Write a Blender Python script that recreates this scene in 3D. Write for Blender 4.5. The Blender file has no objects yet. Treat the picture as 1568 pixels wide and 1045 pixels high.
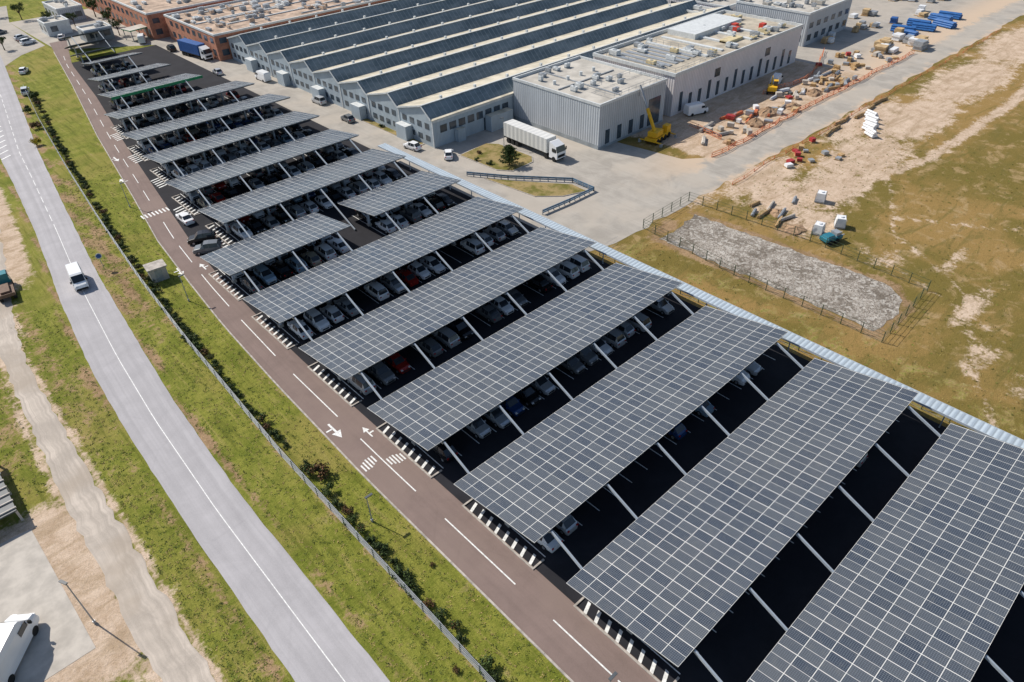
import bpy, math, random
import numpy as np
from mathutils import Vector, Matrix
random.seed(7); np.random.seed(7)
scn=bpy.context.scene
COL=bpy.context.collection
# ---------------------------------------------------------------- camera
F,PITCH,ROLL,YAW,H=1057.37553,0.66604,-0.03522,0.83914,55.0
h=np.array([math.cos(YAW),math.sin(YAW),0]);R=np.array([math.sin(YAW),-math.cos(YAW),0]);U=np.array([0,0,1.])
fw=h*math.cos(PITCH)-U*math.sin(PITCH);up=h*math.sin(PITCH)+U*math.cos(PITCH)
R2=R*math.cos(ROLL)+up*math.sin(ROLL);up2=-R*math.sin(ROLL)+up*math.cos(ROLL)
cd=bpy.data.cameras.new("camera");cam=bpy.data.objects.new("camera",cd);COL.objects.link(cam)
cam.matrix_world=Matrix(((R2[0],up2[0],-fw[0],0),(R2[1],up2[1],-fw[1],0),(R2[2],up2[2],-fw[2],H),(0,0,0,1)))
cd.sensor_width=36;cd.sensor_fit='HORIZONTAL';cd.lens=F/1568*36;cd.clip_end=20000;cd.clip_start=.5
scn.camera=cam
# ---------------------------------------------------------------- light
SEL=math.radians(43);SAZ=math.radians(-18)
sd=Vector((math.sin(SAZ)*math.cos(SEL),math.cos(SAZ)*math.cos(SEL),math.sin(SEL)))
sl=bpy.data.lights.new("sun",'SUN');sl.energy=5.0;sl.angle=math.radians(.5);sl.color=(1,.94,.85)
so=bpy.data.objects.new("sun",sl);COL.objects.link(so);so.rotation_euler=sd.to_track_quat('Z','Y').to_euler();so.location=(0,0,100)
w=bpy.data.worlds.new("World");scn.world=w;w.use_nodes=True;nt=w.node_tree
bg=nt.nodes["Background"];sk=nt.nodes.new("ShaderNodeTexSky");sk.sky_type='NISHITA';sk.sun_disc=False
sk.sun_elevation=SEL;sk.sun_rotation=SAZ%(2*math.pi);nt.links.new(sk.outputs[0],bg.inputs[0]);bg.inputs[1].default_value=.11
scn.view_settings.view_transform='Standard';scn.view_settings.look='None';scn.view_settings.exposure=0
# ---------------------------------------------------------------- node helpers
class NT:
    def __init__(s,name,rough=.8,metal=0,spec=.3):
        s.m=bpy.data.materials.new(name);s.m.use_nodes=True;s.t=s.m.node_tree
        s.b=s.t.nodes["Principled BSDF"];s.b.inputs["Roughness"].default_value=rough
        s.b.inputs["Metallic"].default_value=metal;s.b.inputs["Specular IOR Level"].default_value=spec
    def n(s,t,**k):
        x=s.t.nodes.new(t)
        for a,b in k.items(): setattr(x,a,b)
        return x
    def l(s,a,b): s.t.links.new(a,b)
    def put(s,i,v):
        if isinstance(v,bpy.types.NodeSocket): s.l(v,i)
        else:
            if isinstance(v,(tuple,list)) and len(v)==3 and i.type=='RGBA': v=(*v,1)
            i.default_value=v
    def math(s,op,a,b=0,c=0,clamp=False):
        x=s.n("ShaderNodeMath",operation=op,use_clamp=clamp)
        s.put(x.inputs[0],a);s.put(x.inputs[1],b);s.put(x.inputs[2],c);return x.outputs[0]
    def mix(s,f,a,b,bt='MIX'):
        x=s.n("ShaderNodeMix",data_type='RGBA',blend_type=bt)
        s.put(x.inputs[0],f);s.put(x.inputs[6],a);s.put(x.inputs[7],b);return x.outputs[2]
    def noise(s,vec,scale,det=4,rough=.55,dist=0):
        x=s.n("ShaderNodeTexNoise");s.l(vec,x.inputs["Vector"]);x.inputs["Scale"].default_value=scale
        x.inputs["Detail"].default_value=det;x.inputs["Roughness"].default_value=rough;x.inputs["Distortion"].default_value=dist;return x.outputs[0]
    def ramp(s,v,lo,hi,a=0.,b=1.):
        x=s.n("ShaderNodeMapRange",interpolation_type='SMOOTHSTEP');s.put(x.inputs[0],v)
        for i,q in zip((1,2,3,4),(lo,hi,a,b)): x.inputs[i].default_value=q
        return x.outputs[0]
    def pos(s): return s.n("ShaderNodeNewGeometry").outputs["Position"]
    def obj(s): return s.n("ShaderNodeTexCoord").outputs["Object"]
    def uv(s): return s.n("ShaderNodeTexCoord").outputs["UV"]
    def scale(s,v,sc):
        x=s.n("ShaderNodeMapping");s.l(v,x.inputs[0]);x.inputs["Scale"].default_value=sc;return x.outputs[0]
    def sep(s,v):
        x=s.n("ShaderNodeSeparateXYZ");s.l(v,x.inputs[0]);return x.outputs
    def base(s,v): s.put(s.b.inputs["Base Color"],v)
    def bump(s,hgt,st=.3,dist=.05):
        x=s.n("ShaderNodeBump");x.inputs["Strength"].default_value=st;x.inputs["Distance"].default_value=dist
        s.l(hgt,x.inputs["Height"]);s.l(x.outputs[0],s.b.inputs["Normal"])
def vmul(c,k): return tuple(min(1,a*k) for a in c)
def M(name,c,rough=.7,var=.2,scale=1.5,metal=0,spec=.3):
    N=NT(name,rough,metal,spec);p=N.pos();f=N.ramp(N.noise(p,scale,5,.6),.3,.7)
    N.base(N.mix(f,vmul(c,1-var),vmul(c,1+var)));return N.m
def corr(name,c,period=.5,axis=0,var=.08,rough=.5,dark=.7):
    N=NT(name,rough);p=N.pos();s=N.sep(p)
    a=N.math('ADD',s[0],s[1])if axis==2 else s[axis]
    wv=N.math('SINE',N.math('MULTIPLY',a,2*math.pi/period));f=N.ramp(N.noise(N.scale(p,(1,1,.25)),.5,5,.65),.3,.7)
    st=N.ramp(wv,-1,-.4);cc=N.mix(f,vmul(c,1-var),vmul(c,1+var))
    N.base(N.mix(st,vmul(c,dark),cc));N.bump(wv,.5,.04);return N.m
# ---------------------------------------------------------------- mesh builder
class MB:
    def __init__(s): s.v=[];s.f=[];s.mi=[];s.uv=None
    def add(s,vs,fs,m):
        o=len(s.v);s.v+=[tuple(v) for v in vs];s.f+=[tuple(i+o for i in f) for f in fs]
        s.mi+=(m if isinstance(m,list) else [m]*len(fs))
    def box(s,c,d,m=0,rz=0,tm=None,taper=1):
        x,y,z=d[0]/2,d[1]/2,d[2]/2;ca,sa=math.cos(rz),math.sin(rz);vs=[]
        for k in(-1,1):
            for i,j in((-1,-1),(1,-1),(1,1),(-1,1)):
                t=taper if k>0 else 1;a,b=i*x*t,j*y*t;vs.append((c[0]+a*ca-b*sa,c[1]+a*sa+b*ca,c[2]+k*z))
        mm=[m]*6
        if tm is not None: mm[1]=tm
        s.add(vs,[(3,2,1,0),(4,5,6,7),(0,1,5,4),(1,2,6,5),(2,3,7,6),(3,0,4,7)],mm)
    def bx(s,x0,x1,y0,y1,z0,z1,m=0,tm=None): s.box(((x0+x1)/2,(y0+y1)/2,(z0+z1)/2),(x1-x0,y1-y0,z1-z0),m,0,tm)
    def beam(s,p,q,wd,ht,m=0):
        p,q=Vector(p),Vector(q);d=(q-p).normalized();a=d.cross(Vector((0,0,1)))
        a=a.normalized() if a.length>1e-4 else Vector((1,0,0));b=a.cross(d).normalized()
        vs=[o+a*i*wd/2+b*j*ht/2 for o in(p,q) for i,j in((-1,-1),(1,-1),(1,1),(-1,1))]
        s.add(vs,[(3,2,1,0),(4,5,6,7),(0,1,5,4),(1,2,6,5),(2,3,7,6),(3,0,4,7)],m)
    def cyl(s,p,q,r,m=0,n=10,r2=None):
        p,q=Vector(p),Vector(q);r2=r if r2 is None else r2;d=(q-p).normalized()
        a=d.cross(Vector((0,0,1)));a=a.normalized() if a.length>1e-4 else Vector((1,0,0));b=a.cross(d)
        vs=[o+(a*math.cos(t)+b*math.sin(t))*rr for o,rr in((p,r),(q,r2)) for t in[2*math.pi*i/n for i in range(n)]]
        s.add(vs,[(i,(i+1)%n,n+(i+1)%n,n+i) for i in range(n)]+[tuple(range(n))[::-1],tuple(range(n,2*n))],m)
    def poly(s,pts,z,m=0): s.add([(a,b,z) for a,b in pts],[tuple(range(len(pts)))],m)
    def prism(s,pts,z0,z1,m=0,tm=None):
        n=len(pts);s.add([(a,b,z0) for a,b in pts]+[(a,b,z1) for a,b in pts],[tuple(range(n))[::-1],tuple(range(n,2*n))]+[(i,(i+1)%n,n+(i+1)%n,n+i) for i in range(n)],[m,m if tm is None else tm]+[m]*n)
    def mesh(s,name,mats):
        me=bpy.data.meshes.new(name);me.from_pydata(s.v,[],s.f);me.update()
        for m in mats: me.materials.append(m)
        me.polygons.foreach_set("material_index",s.mi)
        if s.uv:
            l=me.uv_layers.new(name="UVMap")
            for lp in me.loops: l.data[lp.index].uv=s.uv[lp.vertex_index]
        me.update();return me
    def done(s,name,mats,loc=(0,0,0),rz=0): return place(s.mesh(name,mats),name,loc,rz)
def place(me,name,loc=(0,0,0),rz=0,sc=1):
    o=bpy.data.objects.new(name,me);COL.objects.link(o);o.location=loc;o.rotation_euler=(0,0,rz)
    o.scale=(sc,sc,sc) if not isinstance(sc,tuple) else sc;return o
# ---------------------------------------------------------------- plan of the place (metres)
def I(tab): 
    a=sorted(tab);ys=[t[0] for t in a];xs=[t[1] for t in a]
    def f(y):
        y=np.asarray(y,float);r=np.interp(y,ys,xs)
        sl=(xs[-1]-xs[-2])/(ys[-1]-ys[-2]);return r+np.where(y>ys[-1],(y-ys[-1])*sl,0)
    return f
roadR=I([(-300,9.8),(53,9.9),(71,10.6),(88,11.9),(109,13.7),(136,16.9),(169,21),(210,27),(245,32)])
roadL=I([(-300,4.1),(53,4.4),(70,4.7),(85,5.4),(103,7.1),(129,10.4),(155,13),(172,14.4),(210,20),(245,25)])
inL=I([(-300,20.3),(46,20.4),(66,20.9),(82,21.6),(97,22.8),(112,24.2),(132,27.3),(168,32.6),(211,40),(249,46)])
inR=I([(-300,25.2),(70,25.4),(93,26.4),(108,27.9),(132,31.3),(159,35.2),(195,41),(230,45.5),(249,50)])
fen=I([(-300,15.4),(55,15.5),(69,16),(81,16.4),(102,17.6),(126,19.6),(154,22.4),(186,26),(215,30)])
bush=I([(-300,16.2),(60,16.3),(87,17.3),(110,19),(130,20.9),(160,24),(215,31)])
grvL=I([(-300,-3.4),(63,-3.5),(82,-2.9),(101,-2.0),(120,0.5),(150,5)])
grvR=I([(-300,0.2),(46,-.2),(73,-.4),(92,-.2),(105,1.2),(117,3.5),(150,8.5)])
# ---------------------------------------------------------------- materials
def ground_mat():
    N=NT("ground_grass_soil",.95,0,.1);p=N.pos()
    at=N.n("ShaderNodeAttribute",attribute_name="zone");ch=N.n("ShaderNodeSeparateColor");N.l(at.outputs["Color"],ch.inputs[0])
    n1=N.noise(p,.06,6,.6,.8);n2=N.noise(p,.33,7,.68,.4);n3=N.noise(p,2.2,6,.7);n4=N.noise(p,8,4,.75)
    n5=N.noise(N.scale(p,(1.3,.10,1)),1,5,.65,.3)
    n6=N.noise(N.scale(p,(.10,.5,1)),1,5,.65,1.2)
    br=N.math('ADD',N.math('MULTIPLY',n2,.6),N.math('MULTIPLY',n3,.4))
    dry=N.mix(N.ramp(n1,.40,.60),(.30,.195,.070),(.175,.135,.036))
    dry=N.mix(N.ramp(n2,.50,.66,0,.8),dry,(.40,.28,.145))
    dry=N.mix(N.ramp(n6,.52,.66,0,.6),dry,(.15,.125,.036))
    dry=N.mix(N.ramp(n3,.52,.74,0,.55),dry,(.12,.09,.03))
    grn=N.mix(N.ramp(br,.38,.6),(.125,.150,.020),(.245,.245,.046))
    grn=N.mix(N.ramp(n1,.46,.64,0,.75),grn,(.28,.235,.065))
    grn=N.mix(N.ramp(n5,.50,.66,0,.7),grn,(.115,.125,.020))
    grn=N.mix(N.ramp(n5,.46,.30,0,.6),grn,(.32,.265,.09))
    grn=N.mix(N.ramp(n3,.54,.74,0,.5),grn,(.065,.085,.014))
    grn=N.mix(N.ramp(n2,.60,.72,0,.7),grn,(.33,.26,.13))
    snd=N.mix(N.ramp(br,.35,.65),(.44,.32,.22),(.66,.52,.40))
    snd=N.mix(N.ramp(n6,.48,.64,0,.5),snd,(.34,.245,.15))
    snd=N.mix(N.ramp(n4,.5,.7,0,.35),snd,(.26,.19,.12))
    brn=N.mix(N.ramp(br,.36,.62),(.18,.115,.06),(.37,.25,.145))
    def edge(c): return N.ramp(N.math('ADD',c,N.math('MULTIPLY',N.math('SUBTRACT',br,.5),2.2)),.34,.66)
    c=N.mix(edge(ch.outputs[0]),dry,grn);c=N.mix(edge(ch.outputs[2]),c,brn);c=N.mix(edge(ch.outputs[1]),c,snd)
    x=N.n("ShaderNodeHueSaturation");N.l(N.ramp(n4,.3,.7,.74,1.22),x.inputs["Value"]);N.l(c,x.inputs["Color"]);N.base(x.outputs[0])
    N.bump(N.math('ADD',n3,N.math('MULTIPLY',n4,.5)),.7,.15);return N.m
def asphalt(name,c,tr=.12,var=.15,tint=None,dust=False,crack=.12):
    N=NT(name,.9,0,.2);p=N.pos()
    st=N.noise(N.scale(N.uv(),(7,.010,1)),1,4,.6);n=N.noise(p,.25,6,.65,.5);g=N.noise(p,14,3,.7);pt=N.noise(p,.07,4,.6)
    vo=N.n("ShaderNodeTexVoronoi",feature='DISTANCE_TO_EDGE');N.l(N.scale(p,(.35,.12,1)),vo.inputs["Vector"]);vo.inputs["Scale"].default_value=.6
    a=N.mix(N.ramp(n,.3,.7),vmul(c,1-var),vmul(c,1+var))
    a=N.mix(N.ramp(st,.4,.65,0,tr*3),a,vmul(c,.70));a=N.mix(N.ramp(st,.45,.3,0,tr*2),a,vmul(c,1.25));a=N.mix(N.ramp(g,.35,.7,0,.25),a,vmul(c,1.35))
    a=N.mix(N.ramp(vo.outputs["Distance"],.012,.0,0,crack),a,vmul(c,.5))
    if tint: a=N.mix(N.ramp(pt,.48,.6,0,.6),a,tint)
    if dust:
        s=N.sep(p);d=N.math('ABSOLUTE',N.math('SUBTRACT',s[1],62.2));f=N.ramp(N.math('ADD',d,N.math('MULTIPLY',N.math('SUBTRACT',n,.5),9)),2.2,4.6)
        f=N.math('MULTIPLY',f,N.ramp(s[0],92,112));f=N.math('MULTIPLY',f,N.ramp(s[1],80,68));a=N.mix(f,a,(.54,.42,.31))
    N.base(a);N.bump(g,.2,.02);return N.m
mG=ground_mat()
mRoad=asphalt("main_road_asphalt",(.40,.385,.395),.14,.09,None,False,.08)
mIn=asphalt("access_road_asphalt",(.215,.160,.142),.10,.10,(.245,.185,.16))
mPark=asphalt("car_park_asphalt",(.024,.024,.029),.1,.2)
mYard=asphalt("yard_asphalt",(.37,.34,.30),.08,.16,(.45,.40,.34),True)
mGrav=asphalt("gravel_track",(.48,.42,.36),.25,.22,(.36,.30,.24))
mConc=M("concrete",(.47,.43,.38),.9,.15,.6)
mKerb=M("kerb_concrete",(.42,.38,.34),.9,.25,1.5)
mWhite=M("road_paint_white",(.74,.74,.72),.7,.2,3)
mSteelW=M("white_steel",(.46,.51,.56),.5,.06)
mSteelD=M("dark_steel",(.09,.10,.11),.5,.1)
mSteelG=M("galvanised_steel",(.36,.38,.40),.45,.12,2,.3)
mTyre=M("tyre_rubber",(.02,.02,.02),.85)
mGlassC=M("car_glass",(.025,.032,.04),.08,.1,1,0,.6)
mRim=M("wheel_rim",(.45,.45,.47),.35,.1,1,.6)
mLampW=M("headlamp",(.7,.7,.7),.2);mLampR=M("tail_lamp",(.4,.02,.02),.3)
mOrange=M("orange_plastic",(.62,.20,.09),.7,.3);mYel=M("yellow_paint",(.75,.42,.02),.45,.1)
mBlue=M("blue_paint",(.03,.10,.30),.5,.15);mWood=M("timber",(.45,.30,.15),.85,.3,3)
mLeaf=M("leaf_green",(.055,.085,.018),.8,.5,4);mLeafD=M("leaf_dark",(.03,.05,.015),.8,.5,4);mLeafB=M("leaf_brown",(.13,.065,.03),.8,.4,4);mLeafY=M("leaf_yellow",(.5,.38,.03),.8,.3,4)
mBark=M("bark",(.10,.07,.045),.9)
def panel_mat():
    N=NT("solar_panel",.3,0,.5);s=N.sep(N.obj())
    def line(a,per,wd):
        fr=N.math('FRACT',N.math('DIVIDE',a,per));d=N.math('ABSOLUTE',N.math('SUBTRACT',fr,.5))
        return N.math('GREATER_THAN',d,.5-wd/per/2)
    lx=line(s[0],1.0,.038);ly=line(s[1],1.6,.055);fr=N.math('MAXIMUM',lx,ly)
    l2=line(s[0],2.0,.07);fr=N.math('MAXIMUM',fr,l2)
    cx=line(s[0],1/6,.014);cy=line(s[1],.16,.014);ce=N.math('MAXIMUM',cx,cy)
    cb=N.n("ShaderNodeCombineXYZ");N.l(N.math('FLOOR',s[0]),cb.inputs[0]);N.l(N.math('FLOOR',N.math('DIVIDE',s[1],1.6)),cb.inputs[1])
    oi=N.n("ShaderNodeObjectInfo");N.l(N.math('MULTIPLY',oi.outputs["Random"],50),cb.inputs[2])
    wn=N.n("ShaderNodeTexWhiteNoise");N.l(cb.outputs[0],wn.inputs[0])
    n=N.noise(N.pos(),.12,3);n2=N.noise(N.pos(),1.3,5,.7)
    a=N.mix(wn.outputs[0],(.030,.042,.065),(.070,.082,.100));a=N.mix(N.ramp(n,.3,.7,0,.4),a,(.090,.095,.100))
    a=N.mix(N.ramp(n2,.5,.75,0,.35),a,(.14,.14,.13))
    a=N.mix(N.math('MULTIPLY',ce,.55),a,(.34,.37,.40));a=N.mix(fr,a,(.60,.60,.58));N.base(a)
    N.put(N.b.inputs["Roughness"],N.math('ADD',N.math('MULTIPLY',fr,.3),N.ramp(wn.outputs[0],0,1,.26,.38)));return N.m
mPanel=panel_mat()
# ---------------------------------------------------------------- ground
def sm(d,e=1.5): return np.clip(.5+d/(2*e),0,1)
def segd(X,Y,pts):
    D=np.full(X.shape,1e9)
    for (ax,ay),(bx_,by) in zip(pts[:-1],pts[1:]):
        vx,vy=bx_-ax,by-ay;t=np.clip(((X-ax)*vx+(Y-ay)*vy)/(vx*vx+vy*vy),0,1);D=np.minimum(D,np.hypot(X-ax-t*vx,Y-ay-t*vy))
    return D
def build_ground():
    st=1.2;xs=np.arange(-60,330+st,st);ys=np.arange(-60,420+st,st)
    xs=np.concatenate([[-6000,-2500,-900,-350,-150],xs,[450,700,1500,3500,7000]]);ys=np.concatenate([[-6000,-2500,-900,-350,-150],ys,[520,800,1600,3500,8000]])
    X,Y=np.meshgrid(xs,ys);nx,ny=len(xs),len(ys)
    v=np.stack([X.ravel(),Y.ravel(),np.zeros(X.size)],1)
    me=bpy.data.meshes.new("ground");i=np.arange(nx-1);j=np.arange(ny-1);a=(j[:,None]*nx+i[None,:]).ravel()
    fa=np.stack([a,a+1,a+1+nx,a+nx],1);me.from_pydata(v.tolist(),[],fa.tolist())
    g=np.zeros(X.shape);s=np.zeros(X.shape);b=np.zeros(X.shape)
    il,rl,rr,fn=inL(Y),roadL(Y),roadR(Y),fen(Y)
    g=np.maximum(g,sm(il+1-X,1)*.95)
    t=sm(Y-88,12);b=np.maximum(b,t*sm(X-rr-1.6,1)*sm(fn-1.0-X,.8)*.85)
    b=np.maximum(b,np.exp(-((X-rr-.5)/.6)**2)*.75);b=np.maximum(b,np.exp(-((X-rl+.5)/.6)**2)*.7)
    b=np.maximum(b,np.exp(-((X-1.9)/.5)**2)*.6*sm(100-Y,10));b=np.maximum(b,.45*sm(4.2-X,1)*sm(Y-62,20)*sm(110-Y,5))
    b=np.maximum(b,np.exp(-((X-fn)/.6)**2)*.5);b=np.maximum(b,np.exp(-((X-il+.5)/.5)**2)*.4)
    s=np.maximum(s,.62*np.exp(-((X-(grvL(Y)-.3))/1.0)**2)*(Y<110));s=np.maximum(s,.62*np.exp(-((X-(grvR(Y)+.2))/.8)**2)*(Y<110))
    s=np.maximum(s,.8*sm(rl-2-X,1)*sm(Y-112,6)*sm(175-Y,10))
    s=np.maximum(s,.95*sm(-3-X,1)*sm(Y-42,3)*sm(66-Y,3))
    g=np.maximum(g,.36*sm(X-69,1)*sm(84-X,8)*sm(58-Y,2))
    g=np.maximum(g,.20*np.exp(-(((X-128)/28)**2+((Y-24)/9)**2)))
    for cx,cy,rx,ry,k in[(107,48,9,7,.85),(116,44,11,6,.9),(132,46,16,7,.95),(158,47,20,7,.95),(190,48,26,8,.95),(230,49,30,9,.9),(103,40,7,5,.75),(150,54,20,5,.9),(112,55,12,5,.9),
        (84,9,6,2.0,.6),(95,14,9,2,.6),(83,4,6,1.5,.55),(99,28,5,4,.5),(97,57,6,3,.6),(105,20,8,1.5,.5),(118,12,12,2,.5)]:
        s=np.maximum(s,k*np.exp(-((((X-cx)/rx)**2+((Y-cy)/ry)**2)**1.3)))
    for pts,k,wd in[([(150,52),(125,38),(108,30),(98,16),(80,8),(70,2)],.55,.7),([(240,40),(180,36),(140,37),(118,42)],.8,1.6),([(112,33),(120,18),(140,5),(170,-10)],.55,.8),([(100,30),(92,12),(84,-5),(70,-20)],.5,.6),([(300,30),(220,22),(160,14),(120,8)],.55,1)]:
        s=np.maximum(s,k*np.exp(-(segd(X,Y,pts)/wd)**2))
    s=np.maximum(s,sm(X-111,2)*sm(Y-64.5,1)*sm(87-Y,2)*sm(205-X,6)*.9)
    b=np.maximum(b,.7*np.exp(-(((X-140)/12)**2+((Y-66)/2)**2)));b=np.maximum(b,.9*np.exp(-(((X-99)/5)**2+((Y-42)/4)**2)))
    dB=segd(X,Y,[(80.3,55.6),(80.2,20),(89,19.6),(93,23),(91.6,56)]);b=np.maximum(b,.75*np.exp(-(dB/1.2)**2));b=np.maximum(b,.9*np.exp(-(((X-84)/4)**2+((Y-56)/1.8)**2)))  # brown basin rim; dark spot at far end paints in shadow and water
    g=np.maximum(g,.6*sm(X-78,1)*sm(96-X,1)*sm(Y-70,1)*sm(106-Y,1))
    g=np.maximum(g,.9*sm(Y-205,5)*sm(72-X,2));s=s*np.where((X>rr+.3)&(X<il),0,1)
    at=me.color_attributes.new("zone",'FLOAT_COLOR','POINT')
    at.data.foreach_set("color",np.stack([g.ravel(),s.ravel(),b.ravel(),np.ones(X.size)],1).ravel())
    me.materials.append(mG);place(me,"ground")
build_ground()
def ribbon(name,fl,fr,y0,y1,z,mat,step=4,nu=1,jit=0):
    ys=np.arange(y0,y1+.01,step);b=MB();b.uv=[];n=nu+1
    for y in ys:
        l,r=float(fl(y))+random.uniform(-jit,jit),float(fr(y))+random.uniform(-jit,jit)
        for i in range(n): b.v.append((l+(r-l)*i/nu,y,z));b.uv.append((i/nu,y))
    for k in range(len(ys)-1):
        for i in range(nu): a=k*n+i;b.f.append((a,a+1,a+n+1,a+n));b.mi.append(0)
    return b.done(name,[mat])
def rough_edge(pts,step,j,seed=1):
    rr=random.Random(seed);o=[]
    for a,c in zip(pts,pts[1:]+pts[:1]):
        L=math.dist(a,c);n=max(1,int(L/step))
        for i in range(n): t=i/n;o.append((a[0]+(c[0]-a[0])*t+rr.uniform(-j,j),a[1]+(c[1]-a[1])*t+rr.uniform(-j,j)))
    return o
def flat(name,pts,z,mat):
    b=MB();b.poly(pts,z);b.uv=[(p[0]*.2,p[1]) for p in pts];return b.done(name,[mat])
ribbon("main_road",roadL,roadR,-300,420,.03,mRoad,1.5,1,.05)
ribbon("access_road",inL,inR,-200,262,.03,mIn)
ribbon("gravel_track",grvL,grvR,-200,150,.012,mGrav,1.2,1,.22)
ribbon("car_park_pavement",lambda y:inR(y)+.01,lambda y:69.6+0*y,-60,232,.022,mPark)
flat("yard_pavement",[(69.62,60),(75,58.6)]+[(80+2.5*i,58.5+random.uniform(-.5,.5)) for i in range(100)]+[(330,58.4),(330,66),(113,66),(108,70),(106,84),(100,109),(99,109.5),(75,300),(46,300),(47,250),(69.62,232)],.015,mYard)
flat("goods_yard_pavement",[(178,66.01),(330,66.01),(330,130),(178,130)],.018,mYard)
flat("junction_pavement",[(31.5,243),(38,252),(46,258),(46,300),(52,330),(39,330),(36,275)],.024,mYard)
flat("concrete_lot_pavement",[(-40,46.5),(-6.3,46.5),(-6.9,63.8),(-40,66)],.02,mConc)
def stones():
    N=NT("basin_stones",.95,0,.1);p=N.pos();v=N.n("ShaderNodeTexVoronoi");N.l(p,v.inputs["Vector"]);v.inputs["Scale"].default_value=2.6
    n=N.noise(p,.28,6,.7,.6);g=N.noise(p,4,5,.75);a=N.mix(N.ramp(n,.36,.62),(.22,.19,.155),(.54,.49,.43));s=N.n("ShaderNodeSeparateColor");N.l(v.outputs["Color"],s.inputs[0])
    a=N.mix(N.ramp(g,.42,.62,0,.85),a,(.15,.12,.095));a=N.mix(N.ramp(s.outputs[0],.6,1,0,.7),a,(.64,.60,.54));y=N.sep(p)[1]
    a=N.mix(N.ramp(N.math('ADD',y,N.math('MULTIPLY',n,14)),58,66,0,.85),a,(.09,.075,.06));N.base(a);N.bump(g,1,.25);return N.m  # far end of the bed darkened in colour for the shadow and water there
flat("basin_gravel_bed",rough_edge([(80.9,20.9),(83,20.3),(88,20.2),(91,21.6),(92.6,24.6),(91.3,55.2),(84,54.4),(80.9,54.8)],1.0,.28,4),.03,stones())
def kerb(name,fx,y0,y1,wd=.18,ht=.13,off=0):
    b=MB();ys=np.arange(y0,y1+.01,4)
    for a,c in zip(ys[:-1],ys[1:]): b.beam((float(fx(a))+off,a,ht/2),(float(fx(c))+off,c+.02,ht/2),wd,ht)
    b.done(name,[mKerb])
kerb("road_kerb",inL,-20,250,off=-.1)
# markings
b=MB()
def line(fx,y0,y1,wd=.13,z=.036,st=3):
    ys=list(np.arange(y0,y1,st))+[y1]
    for a,c in zip(ys[:-1],ys[1:]):
        xa,xc=float(fx(a)),float(fx(c));b.add([(xa-wd/2,a,z),(xa+wd/2,a,z),(xc+wd/2,c,z),(xc-wd/2,c,z)],[(0,1,2,3)],0)
cen=lambda y:(roadL(y)+roadR(y))/2+.15
line(cen,-60,128,.09)
y=128
while y<300: line(cen,y,y+3,.11);y+=4.5
for a,c in[(4,14.5),(14.9,21.6),(26.3,36.3),(41,51.2),(56,66.4),(71.2,81.7),(86,97),(101.5,108),(111,118)]: line(lambda y:(inL(y)+inR(y))/2+.1,a,c,.13)
y=128
while y<240: line(lambda y:(inL(y)+inR(y))/2,y,y+5,.12);y+=9
def arrow(x,y,s=1):
    z=.038;P=[(-.12,-1.4),(.12,-1.4),(.12,.3),(.55,.3),(0,1.5),(-.55,.3),(-.12,.3)]
    b.add([(x+s*a,y+s*c,z) for a,c in P],[tuple(range(7))],0);b.box((x+.5*s,y-.4*s,z+.004),(.7*s,.22,.002),0)
arrow(21.7,54.3,-1);arrow(24.2,51.5,.7);arrow(22.9,100.2,-.9);arrow(26,99,.8);arrow(28.2,140,1);arrow(31,152,-1)
for i in range(5): b.box((20.9+i*.38,47.3+i*.1,.04),(.17,1.5-.2*abs(i-2),.002));b.box((23.4+i*.36,46.2-i*.1,.04),(.17,1.5-.2*abs(i-2),.002))
for i in range(8): b.box((25.4+i*.62,122.3+.0*i,.04),(.26,1.6,.002))
for i in range(8): b.box((float(roadL(170+i*3.4))+1.0,170+i*3.4,.04),(2.4,.4,.002),0,.6)
b.done("road_marking",[mWhite])
# ---------------------------------------------------------------- carports
mFasG=M("green_fascia",(.03,.25,.10),.5)
def carport(x0,x1,yn,wd=11.2,fas=3,pr=True):
    m=MB();L=x1-x0;zn,zf=4.6,2.8;sl=(zf-zn)/wd
    v=[(0,0,zn),(L,0,zn),(L,wd,zf),(0,wd,zf)];v+=[(a,c,z-.10) for a,c,z in v]
    m.add(v,[(0,1,2,3),(7,6,5,4),(0,4,5,1),(1,5,6,2),(2,6,7,3),(3,7,4,0)],[0,1,fas,3,3,3])
    if fas==5: m.bx(-.02,L+.02,-.08,0,zn-.55,zn+.02,5)
    for q in(.4,3.0,5.6,8.2,wd-.4):
        z=zn+sl*q-.21;m.bx(.05,L-.05,q-.05,q+.05,z-.1,z+.1,1)
    n=max(2,int(round(L/7.5))+0);xs=[2+7.5*i for i in range(n) if 2+7.5*i<L-.5]
    for x in xs:
        m.beam((x,.1,zn-.45),(x,wd-.1,zf-.45),.18,.26,3)
        m.bx(x-.14,x+.14,5.35,5.75,0,zn+sl*5.5-.55,2);m.box((x,5.55,.2),(.6,.6,.4),4)
        if pr: m.beam((x,-.05,zn-.25),(x,-9.3,.25),.16,.24,2)
        m.beam((x,5.6,1.3),(x,wd-1.6,zn+sl*(wd-1.6)-.5),.14,.18,2)
    return m.done("solar_carport",[mPanel,mSteelD,mSteelW,mSteelG,mConc,mFasG],(x0,yn,0))
rows=[]
for k in range(-2,5): rows.append((25,67.1,k))
rows+=[(25.5,45,5),(49.3,66.8,5),(31.6,66.4,6),(31.9,66.2,7),(33.6,66.4,8),(34.6,68,9),(36.2,67,10)]
for x0,x1,k in rows: carport(x0,x1,10.87+15*k)
carport(39.8,61,176.2,fas=5);carport(42,59.5,191.4,10.5);carport(45.2,58.5,208,9.5);carport(45.6,55.5,220.5,7.5);carport(47,57,231,7);carport(48.5,62,242,8)
b=MB();kb=MB()
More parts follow.
